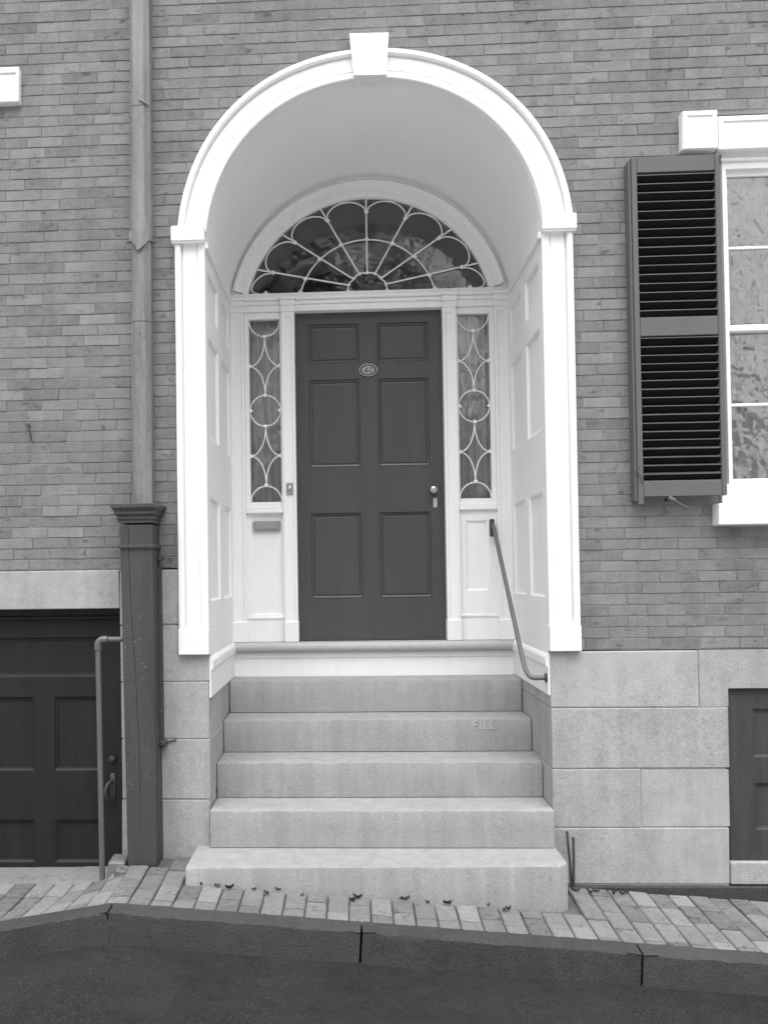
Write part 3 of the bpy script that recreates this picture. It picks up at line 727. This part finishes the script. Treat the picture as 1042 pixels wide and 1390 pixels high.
lft = [(bxl(zb_), zb_), (-1.317, zb_)] + [(x-.0012, z) for x, z in crack[::-1]] + [(-1.3675, 2.035), (bxl(2.035), 2.035)]
rgt = [(-1.3166, zb_), (bxr(zb_), zb_), (bxr(2.035), 2.035), (-1.3671, 2.035)] + [(x+.0014, z) for x, z in crack]
b = MB(); b.prism(lft, BX, BX+.025); b.prism(rgt, BX, BX+.025); b.build('front_board', 'box_paint', box)
for nm, fx, sgn in (('side_board', bxl, 1), ('side_board', bxr, -1)):
    b = MB(); e = .022*sgn
    b.sweep([[(fx(z), BX+.0255, z), (fx(z)+e, BX+.0255, z), (fx(z)+e, FY-.002, z), (fx(z), FY-.002, z)] for z in (zb_, 2.035)], close=True); b.build(nm, 'box_paint', box)
b = MB(); b.sweep([[(bxr(z)+.001, -.045, z), (bxr(z)+.016, -.045, z), (bxr(z)+.016, GY-.002, z), (bxr(z)+.001, GY-.002, z)] for z in (.78, 1.80)], close=True); b.build('side_strip', 'box_paint', box)
def molding(prof, z0, nm, root, m='box_paint'):
    b = MB(); x0, x1 = bxl(z0), bxr(z0); secs = []
    for (px_, py_) in ((x0, 'b'), (x0, 'f'), (x1, 'f'), (x1, 'b')):
        ring = []
        for d, z in prof:
            sx_ = -1 if px_ == x0 else 1
            ring.append((px_+sx_*d, (BX-d) if py_ == 'f' else FY-.003, z))
        secs.append(ring)
    b.sweep(secs)
    b.add([secs[0][-1], secs[1][-1], secs[2][-1], secs[3][-1]], [(0, 1, 2, 3)]); b.add([secs[0][0], secs[1][0], secs[2][0], secs[3][0]], [(0, 3, 2, 1)])
    b.build(nm, m, root)
molding([(.001, 2.045), (.006, 2.045), (.006, 2.058), (.014, 2.068), (.012, 2.082), (.026, 2.094), (.024, 2.108), (.036, 2.126), (.042, 2.128), (.042, 2.146), (.036, 2.150), (-.05, 2.150)], 2.06, 'cap', box)
molding([(.001, 1.905), (.010, 1.905), (.012, 1.916), (.010, 1.924), (.001, 1.926)], 1.915, 'band', box)
b = MB(); b.cbox(bxr(1.8)+.002, bxr(1.8)+.03, -.05, .008, 1.835, 1.865, .004); b.tube([(bxr(1.8)+.02, .0, 1.85), (bxr(1.8)+.075, .02, 1.852)], .005, 6); b.build('strap', 'iron', box)
b = MB(); b.cbox(bxr(.8)+.002, bxr(.8)+.035, -.06, .006, .795, .822, .004); b.tube([(bxr(.8)+.02, .0, .81), (bxr(.8)+.085, .008, .818)], .005, 6); b.build('strap', 'iron', box)

# ------------------------------------------------------------------ cellar door on the left
cs = empty('cellar_doorway', 'pale granite lintel and sill around the dark cellar door', 'doorway')
stone(cs, [(-2.95, -1.4645, GY-.006, .4, 1.566, 1.788)], name='lintel', j=.003)
stone(cs, [(-2.95, -2.56, GY, .4, -.2, 1.563)], name='jamb_stone')
b = MB(); n = 24; secs = []
for i in range(n+1):
    x = -2.9+(1.395)*i/n; fy = -.105+random.uniform(-.006, .006); zt = .062-.010*math.sin(x*2)+random.uniform(-.002, .002)
    secs.append([(x, .20, -.3), (x, fy, -.3), (x, fy, zt-.018), (x, fy+.014, zt-.004), (x, fy+.04, zt), (x, .20, zt+.004)])
b.sweep(secs, close=True); b.build('sill', 'sill_granite', cs, smooth=40)
cd = empty('cellar_door', 'dark panelled cellar door below the pale granite lintel, beside the pipe post', 'door')
CY = .130
b = MB(); b.box(-2.55, -1.4655, CY-.03, CY+.06, 1.525, 1.5655); b.cbox(-2.55, -1.4655, CY-.055, CY+.06, 1.505, 1.524, .006); b.box(-1.507, -1.4655, CY-.012, CY+.06, .055, 1.5045); b.build('frame', 'cellar_paint', cd)
for x0, x1 in ((-2.53, -2.43), (-1.606, -1.510)):
    b = MB(); b.box(x0, x1, CY, CY+.05, .062, 1.5045); b.build('stile', 'cellar_paint', cd)
for z0, z1 in ((1.400, 1.5045), (1.052, 1.166), (.335, .618), (.062, .085)):
    b = MB(); b.box(-2.43, -1.606, CY+.0006, CY+.05, z0, z1); b.build('rail', 'cellar_paint', cd)
for z0, z1 in ((.618, 1.052), (.085, .335)):
    b = MB(); b.box(-2.010, -1.893, CY+.0003, CY+.05, z0, z1); b.build('muntin', 'cellar_paint', cd)
mp = lambda u, v, d: (u, CY+d, v)
for x0, x1, z0, z1 in ((-2.43, -1.606, 1.166, 1.400), (-2.43, -2.010, .618, 1.052), (-1.893, -1.606, .618, 1.052), (-2.43, -2.010, .085, .335), (-1.893, -1.606, .085, .335)):
    b = MB(); sunk_panel(b, mp, x0, x1, z0, z1, .016, .022); b.build('panel', 'cellar_paint', cd, fix=False)
b = MB(); b.lathe([(.016, 0), (.016, .006), (.020, .012), (.018, .024), (.006, .028)], (-1.545, CY, .690), n=14); b.build('knob', 'iron', cd, smooth=50)
b = MB(); b.cbox(-1.560, -1.530, CY-.008, CY+.004, .420, .605, .003)
b.tube(bez((-1.545, CY-.006, .560), (-1.585, CY-.075, .565), (-1.580, CY-.075, .455), (-1.545, CY-.006, .440), 12), .011, 8); b.build('pull_handle', 'iron', cd, smooth=50)
rl = empty('pipe_post', 'bent iron pipe post in front of the cellar door', 'railing')
b = MB(); zb_ = zg(-1.52, -.17)-.05
b.tube([(-1.528, -.17, zb_), (-1.541, -.17, 1.365)], .0155, 12); b.build('upright', 'rail_iron', rl, smooth=50)
b = MB(); b.tube([(-1.541, -.17, 1.350)] + [(-1.541+.032*(1-math.cos(a)), -.17, 1.372+.032*math.sin(a)) for a in [math.pi/2*i/8 for i in range(9)]] + [(-1.490, -.168, 1.405)], .0205, 12); b.build('elbow', 'rail_iron', rl, smooth=50)
b = MB(); b.tube([(-1.490, -.168, 1.405), (-1.432, -.14, 1.402), (-1.411, -.13, 1.402)], .0150, 12); b.build('arm', 'rail_iron', rl, smooth=50)
for nm, P_, rz_, sz_ in (('edge_stone', (-1.463, -.095, .117), .1, (.042, .085, .065)), ('edge_stone', (-1.405, -.215, .125), -.15, (.03, .05, .05))):
    b = MB(); b.cbox(-sz_[0], sz_[0], -sz_[1], sz_[1], -.12, sz_[2], .009, j=.006)
    o = b.build(nm, 'paver', None); o.location = P_; o.rotation_euler = (random.uniform(-.05, .05), .1, rz_)
    tag(o, 'larger rough stone wedged against the wooden pipe box foot' if sz_[2] > .06 else 'smaller rough stone set in the bricks before the pipe box', 'stone')

# ------------------------------------------------------------------ right: bulkhead door, handrail, scraper stubs
bk = empty('cellar_hatch', 'dark panelled cellar hatch set in the granite foundation', 'hatch')
HY = .040
for x0, x1 in ((1.9275, 2.062), (2.6, 2.74)):
    b = MB(); b.box(x0, x1, HY, HY+.05, .136, 1.083); b.build('stile', 'hatch_paint', bk)
for z0, z1 in ((.136, .30), (.56, .70), (.970, 1.083)):
    b = MB(); b.box(2.062, 2.6, HY+.0006, HY+.05, z0, z1); b.build('rail', 'hatch_paint', bk)
mp = lambda u, v, d: (u, HY+d, v)
for z0, z1 in ((.30, .56), (.70, .970)):
    b = MB(); sunk_panel(b, mp, 2.062, 2.6, z0, z1, .014, .018); b.build('panel', 'hatch_paint', bk, fix=False)
hr = empty('handrail', 'slanting iron pipe handrail on the right side of the doorway recess', 'handrail')
b = MB(); b.cbox(.800, .832, 1.045, 1.062, 1.985, 2.105, .004); b.build('wall_plate', 'iron', hr)
p = [Vector((.826, 1.040, 2.050)), Vector((.838, .22, 1.272))]
bend = bez((.838, .22, 1.272), (.840, .11, 1.165), (.848, .075, 1.146), (.885, .070, 1.146), 8)
b = MB(); b.tube([(.820, 1.052, 2.070)] + p[:1] + bend + [Vector((.952, .066, 1.146))], .0135, 12, up=(1, 0, 0)); b.build('rail', 'rail_iron', hr, smooth=50)
b = MB(); b.lathe([(.028, 0), (.028, .006), (.018, .010)], (.9465, .066, 1.146), ax=(-1, 0, 0), n=14); b.build('flange', 'iron', hr, smooth=40)
sc = empty('iron_stub', 'pair of rusty upright iron stubs beside the bottom step', 'iron stubs')
for x, z, tx, y in ((1.020, .315, .018, -.05), (1.052, .285, -.010, -.06)):
    b = MB(); b.tube([(x+tx, y, -.05), (x+tx*.5, y, .15), (x, y+.02, z)], .0075, 8); b.build('stub', 'iron', sc, smooth=50)

# ------------------------------------------------------------------ louvred shutter
sh = empty('shutter', 'open grey louvred shutter folded back against the brick wall', 'shutter')
SY0, SY1 = -.062, -.024
def sx(x, z): return x+(4.03-z)*-.0015
for x0, x1 in ((1.436, 1.466), (1.888, 1.912)):
    b = MB(); z0 = 2.105 if x0 < 1.5 else 2.150
    b.cbox(x0, x1 + (.0 if x0 < 1.5 else .002), SY0, SY1, z0, 4.032, .004); b.build('stile', 'shutter_paint', sh)
b = MB(); b.cbox(1.4225, 1.4355, SY0+.012, FY-.006, 2.125, 4.02, .003); b.build('hanging_edge', 'shutter_paint', sh)
for z0, z1 in ((3.944, 4.032), (3.034, 3.138), (2.148, 2.236)):
    b = MB(); b.cbox(1.4665, 1.8875, SY0+.002, SY1, z0, z1, .003); b.build('rail', 'shutter_paint', sh)
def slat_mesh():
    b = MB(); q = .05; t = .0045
    # front edge up, back edge down: inner face of an opened blind; front edge in the frame's paint, other faces carry painted gap shade
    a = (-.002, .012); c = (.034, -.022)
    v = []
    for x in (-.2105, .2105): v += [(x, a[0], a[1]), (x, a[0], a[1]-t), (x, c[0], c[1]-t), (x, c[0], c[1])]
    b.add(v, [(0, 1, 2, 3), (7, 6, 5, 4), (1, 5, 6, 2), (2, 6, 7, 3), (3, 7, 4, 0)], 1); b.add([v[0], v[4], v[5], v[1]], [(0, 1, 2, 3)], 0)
    return b.mesh('slat', ['shutter_paint', 'slat_shade'])
sm = slat_mesh()
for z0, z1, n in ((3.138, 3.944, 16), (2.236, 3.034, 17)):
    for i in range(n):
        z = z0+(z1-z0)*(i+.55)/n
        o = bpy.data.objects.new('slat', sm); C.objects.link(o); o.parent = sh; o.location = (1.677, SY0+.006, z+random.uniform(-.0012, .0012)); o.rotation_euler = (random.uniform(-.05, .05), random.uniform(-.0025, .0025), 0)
b = MB(); b.tube([(1.432, SY0-.004, 2.30), (1.447, SY0-.012, 2.27), (1.458, SY0-.004, 2.225)], .004, 6); b.tube([(1.432, SY0-.004, 2.30), (1.440, SY0-.01, 2.312), (1.444, SY0-.004, 2.292)], .003, 6); b.build('hook', 'rail_iron', sh)
dg = empty('shutter_dog', 'small iron shutter dog on the bricks under the shutter', 'shutter dog')
b = MB(); b.tube([(1.615, FY+.02, 2.135), (1.617, -.05, 2.132)], .008, 8); b.build('pin', 'iron', dg)
b = MB(); b.tube([(1.600, -.052, 2.142), (1.625, -.055, 2.128), (1.640, -.055, 2.118)], [.014, .015, .009], 8); b.tube([(1.636, -.055, 2.120), (1.705, -.055, 2.080)], .0055, 8); b.build('arm', 'rail_iron', dg, smooth=50)

# ------------------------------------------------------------------ window on the right
wn = empty('window', 'white framed sash window with pale blind beside the shutter', 'window')
b = MB(); b.cbox(1.868, 3.1, -.060, .10, 1.985, 2.108, .006, j=.002); b.build('sill', WP, wn)
b = MB(); b.box(1.915, 3.1, .010, .12, 2.110, 2.218); b.build('sub_sill', WP, wn)
b = MB(); b.cbox(1.730, 1.924, -.024, .10, 4.078, 4.296, .005, j=.002); mp = lambda u, v, d: (u, -.0245-.0+d, v)
b.build('lintel_block', WP, wn)
def raised_frame(x0, x1, z0, z1, y, wd, nm):
    b = MB()
    for q in ((x0, x1, z1-wd, z1), (x0, x1, z0, z0+wd), (x0, x0+wd, z0+wd, z1-wd), (x1-wd, x1, z0+wd, z1-wd)): b.cbox(q[0], q[1], y-.008, y+.004, q[2], q[3], .003)
    b.build(nm, WP, wn)
raised_frame(1.733, 1.921, 4.081, 4.293, -.024, .028, 'lintel_border')
b = MB(); b.cbox(1.926, 3.1, -.016, .10, 4.072, 4.264, .004); b.build('lintel', WP, wn)
raised_frame(1.928, 3.09, 4.075, 4.261, -.016, .030, 'lintel_border')
b = MB(); b.box(1.956, 3.1, .035, .12, 3.990, 4.074); b.box(1.9555, 1.986, .034, .12, 2.216, 4.00); b.cbox(1.956, 3.1, .02, .12, 4.028, 4.05, .004); b.build('frame', WP, wn)
def sash(z0, z1, y, mz, nm):
    o = bpy.data.objects.new(nm, None); C.objects.link(o); o.parent = wn
    b = MB(); b.cbox(1.987, 2.004, y, y+.03, z0, z1, .003); b.cbox(2.004, 3.0, y+.001, y+.03, z1-.035, z1, .003); b.cbox(2.004, 3.0, y+.001, y+.03, z0, z0+.035, .003); b.build('sash_frame', WP, o)
    b = MB(); b.cbox(2.004, 3.0, y+.002, y+.02, mz-.008, mz+.008, .003); b.build('glazing_bar', WP, o)
    b = MB(); b.cbox(2.36, 2.376, y+.003, y+.02, z0+.035, z1-.035, .003); b.build('glazing_bar', WP, o)
    for q0, q1 in ((z0+.02, mz), (mz, z1-.02)):
        for a0, a1 in ((2.0, 2.368), (2.368, 2.95)):
            b = MB(); b.box(a0, a1, y+.014, y+.017, q0, q1); b.build('pane', 'window_glass', o)
sash(3.082, 3.992, .062, 3.552, 'upper_sash'); sash(2.218, 3.118, .098, 2.672, 'lower_sash')
b = MB(); secs = []
for i in range(41):
    x = 1.97+1.1*i/40; secs.append([(x, .140+.006*math.sin(x*23+z)+.004*math.sin(x*51), z) for z in (2.2, 2.8, 3.4, 4.0)])
b.sweep(secs); b.build('blind', 'blind', wn, smooth=60, fix=False)
lw = empty('window_lintel', 'white window lintel end on the neighbouring wall above the cellar door', 'lintel')
b = MB(); b.cbox(-2.95, -2.022, -.012, .2, 4.505, 4.712, .006, j=.002); b.build('block', WP, lw)
b = MB(); b.cbox(-2.95, -2.036, -.020, -.011, 4.672, 4.700, .004); b.build('border', WP, lw)
b = MB(); b.box(-2.95, -2.30, .06, .10, 2.2, 4.505); b.build('sash', WP, lw)
hk = empty('wall_hook', 'small iron hook in the neighbouring brick wall', 'hook')
b = MB(); b.cbox(-2.000, -1.984, .0, .06, 2.622, 2.638, .003); b.tube([(-1.990, .004, 2.63), (-1.978, -.006, 2.60), (-1.972, .006, 2.575), (-1.970, .02, 2.53)], .004, 6); b.build('hook', 'iron', hk)

# ------------------------------------------------------------------ dead leaves by the bottom step
rn = random.Random(5)
for k in range(26):
    if k < 19: x = rn.uniform(-.95, .75); y = -.385-abs(rn.gauss(0, .035))
    else: x = rn.uniform(1.0, 1.35); y = rn.uniform(-.12, -.03)
    b = MB(); L_ = rn.uniform(.012, .024); W_ = L_*rn.uniform(.35, .6); cu = rn.uniform(.004, .012); a = rn.uniform(0, 6.3)
    v = []
    for u in range(6):
        t = u/5; wd = W_*math.sin(math.pi*min(.98, t*.93+.04))**.8*(1 if u % 2 else .75)
        for q in (-1, 0, 1):
            X_, Y_, Z_ = (t-.5)*2*L_, q*wd, cu*(abs(q)*1.2+(2*t-1)**2)+.003
            v.append((X_*math.cos(a)-Y_*math.sin(a), X_*math.sin(a)+Y_*math.cos(a), Z_))
    f = [(i*3+j, (i+1)*3+j, (i+1)*3+j+1, i*3+j+1) for i in range(5) for j in (0, 1)]
    b.add(v, f); o = b.build('dead_leaf', 'leaf_dead', None, smooth=60, fix=False); o.location = (x, y, zg(x, y)+.003)
    tag(o, 'curled dead leaf on the brick pavement against the bottom step' if k < 19 else 'curled dead leaf on the pavement below the granite foundation', 'leaf', 'dead leaves along the bottom step' if k < 19 else 'dead leaves below the foundation')

# ------------------------------------------------------------------ across the street (seen in the panes)
FH = -24.0
def far_house(x0, x1, h, label):
    r_ = empty('row_house', label, 'house'); b = MB(); b.box(x0, x1, FH-5, FH, -1, h); b.build('wall', 'far_brick', r_)
    b = MB(); b.cbox(x0, x1, FH, FH+.25, h-.35, h, .05); b.build('cornice', 'far_trim', r_)
    n = int((x1-x0)/1.9)
    for fl in range(3):
        for i in range(n):
            cx = x0+(i+.5)*(x1-x0)/n; z = 1.1+fl*2.75
            if z+1.7 > h-.4: continue
            b = MB(); b.box(cx-.5, cx+.5, FH, FH+.04, z, z+1.7); o = b.build('window', 'far_glass', r_)
            b = MB(); b.box(cx-.65, cx+.65, FH, FH+.1, z-.15, z); b.box(cx-.65, cx+.65, FH, FH+.08, z+1.7, z+1.95); b.box(cx-.02, cx+.02, FH+.041, FH+.06, z, z+1.7); b.box(cx-.5, cx+.5, FH+.041, FH+.062, z+.83, z+.87); b.build('frame', 'far_trim', o)
    reorigin(r_, (x0, FH, 0))
far_house(-12, -4.2, 7.6, 'brick row house across the street, left of its neighbour'); far_house(-4.2, 3.6, 6.6, 'lower brick row house directly across the street'); far_house(3.6, 13, 7.2, 'brick row house across the street with the most windows')
def tree(x, y, h, seed, dens, label):
    rn = random.Random(seed); r_ = empty('street_tree', label, 'tree'); b = MB(); tips = []
    def limb(p, d, L_, rad, lev):
        path = [p]; q = p.copy()
        for i in range(4):
            d = (d+Vector((rn.uniform(-.18, .18), rn.uniform(-.18, .18), rn.uniform(-.02, .14)))).normalized(); q = q+d*L_/4; path.append(q.copy())
        b.tube(path, [rad*(1-.55*i/4) for i in range(5)], 6 if lev < 2 else 4)
        tips.extend(path[2:] if lev >= 2 else [])
        if lev < 4:
            for i in range(3 if lev else 5):
                nd = (d*.55+Vector((rn.uniform(-1, 1), rn.uniform(-1, 1), rn.uniform(-.1, .8)))).normalized()
                limb(path[rn.randrange(2, 5)], nd, L_*rn.uniform(.55, .78), rad*.5, lev+1)
    limb(Vector((x, y, zg(x, y))), Vector((0, 0, 1)), h*.42, .14, 0)
    b.build('trunk', 'bark', r_, smooth=60)
    if dens:
        c = MB()
        for t in tips:
            for k in range(dens):
                p = t+Vector((rn.gauss(0, .22), rn.gauss(0, .22), rn.gauss(0, .2))); s = rn.uniform(.04, .09)
                a = Vector((rn.uniform(-1, 1), rn.uniform(-1, 1), rn.uniform(-1, 1))).normalized()*s; e = Vector((rn.uniform(-1, 1), rn.uniform(-1, 1), rn.uniform(-1, 1))).normalized()*s*.7
                c.add([p-a, p+e, p+a, p-e], [(0, 1, 2, 3)])
        o = c.build('crown', 'foliage', r_, fix=False)
    reorigin(r_, (x, y, zg(x, y)))
tree(2.9, -10.4, 11.5, 3, 10, 'leafy street tree across the street before the lower house'); tree(7.4, -10.6, 12.0, 9, 2, 'sparsely leaved tall street tree further down the far pavement'); tree(-2.4, -10.2, 11.0, 21, 22, 'densely leaved street tree on the far pavement')
for r_, l in ((door_sur, (0, 1.0, 1.3)), (door, (0, DY, D0)), (steps, (0, -.37, .08)), (sh, (1.67, -.04, 2.1)), (wn, (2.3, .05, 1.985)), (box, (-1.32, -.1, .165)), (pipe, (-1.31, -.03, 2.1)), (cd, (-2.0, CY, .06)), (rl, (-1.53, -.17, .1)), (pier, (-1.2, .05, .15)), (found, (1.8, .05, 0)), (hr, (.84, .5, 1.15)), (bk, (2.3, HY, .136)), (cs, (-2.2, .05, .05)), (sc, (1.04, -.05, -.05)), (dg, (1.62, 0, 2.1)), (lw, (-2.5, 0, 4.505)), (hk, (-1.98, .02, 2.6)), (house, (.7, .03, 1.3)), (nwall, (-2, .03, 1.79))):
    reorigin(r_, l)
scn.render.resolution_x, scn.render.resolution_y = 767, 1024
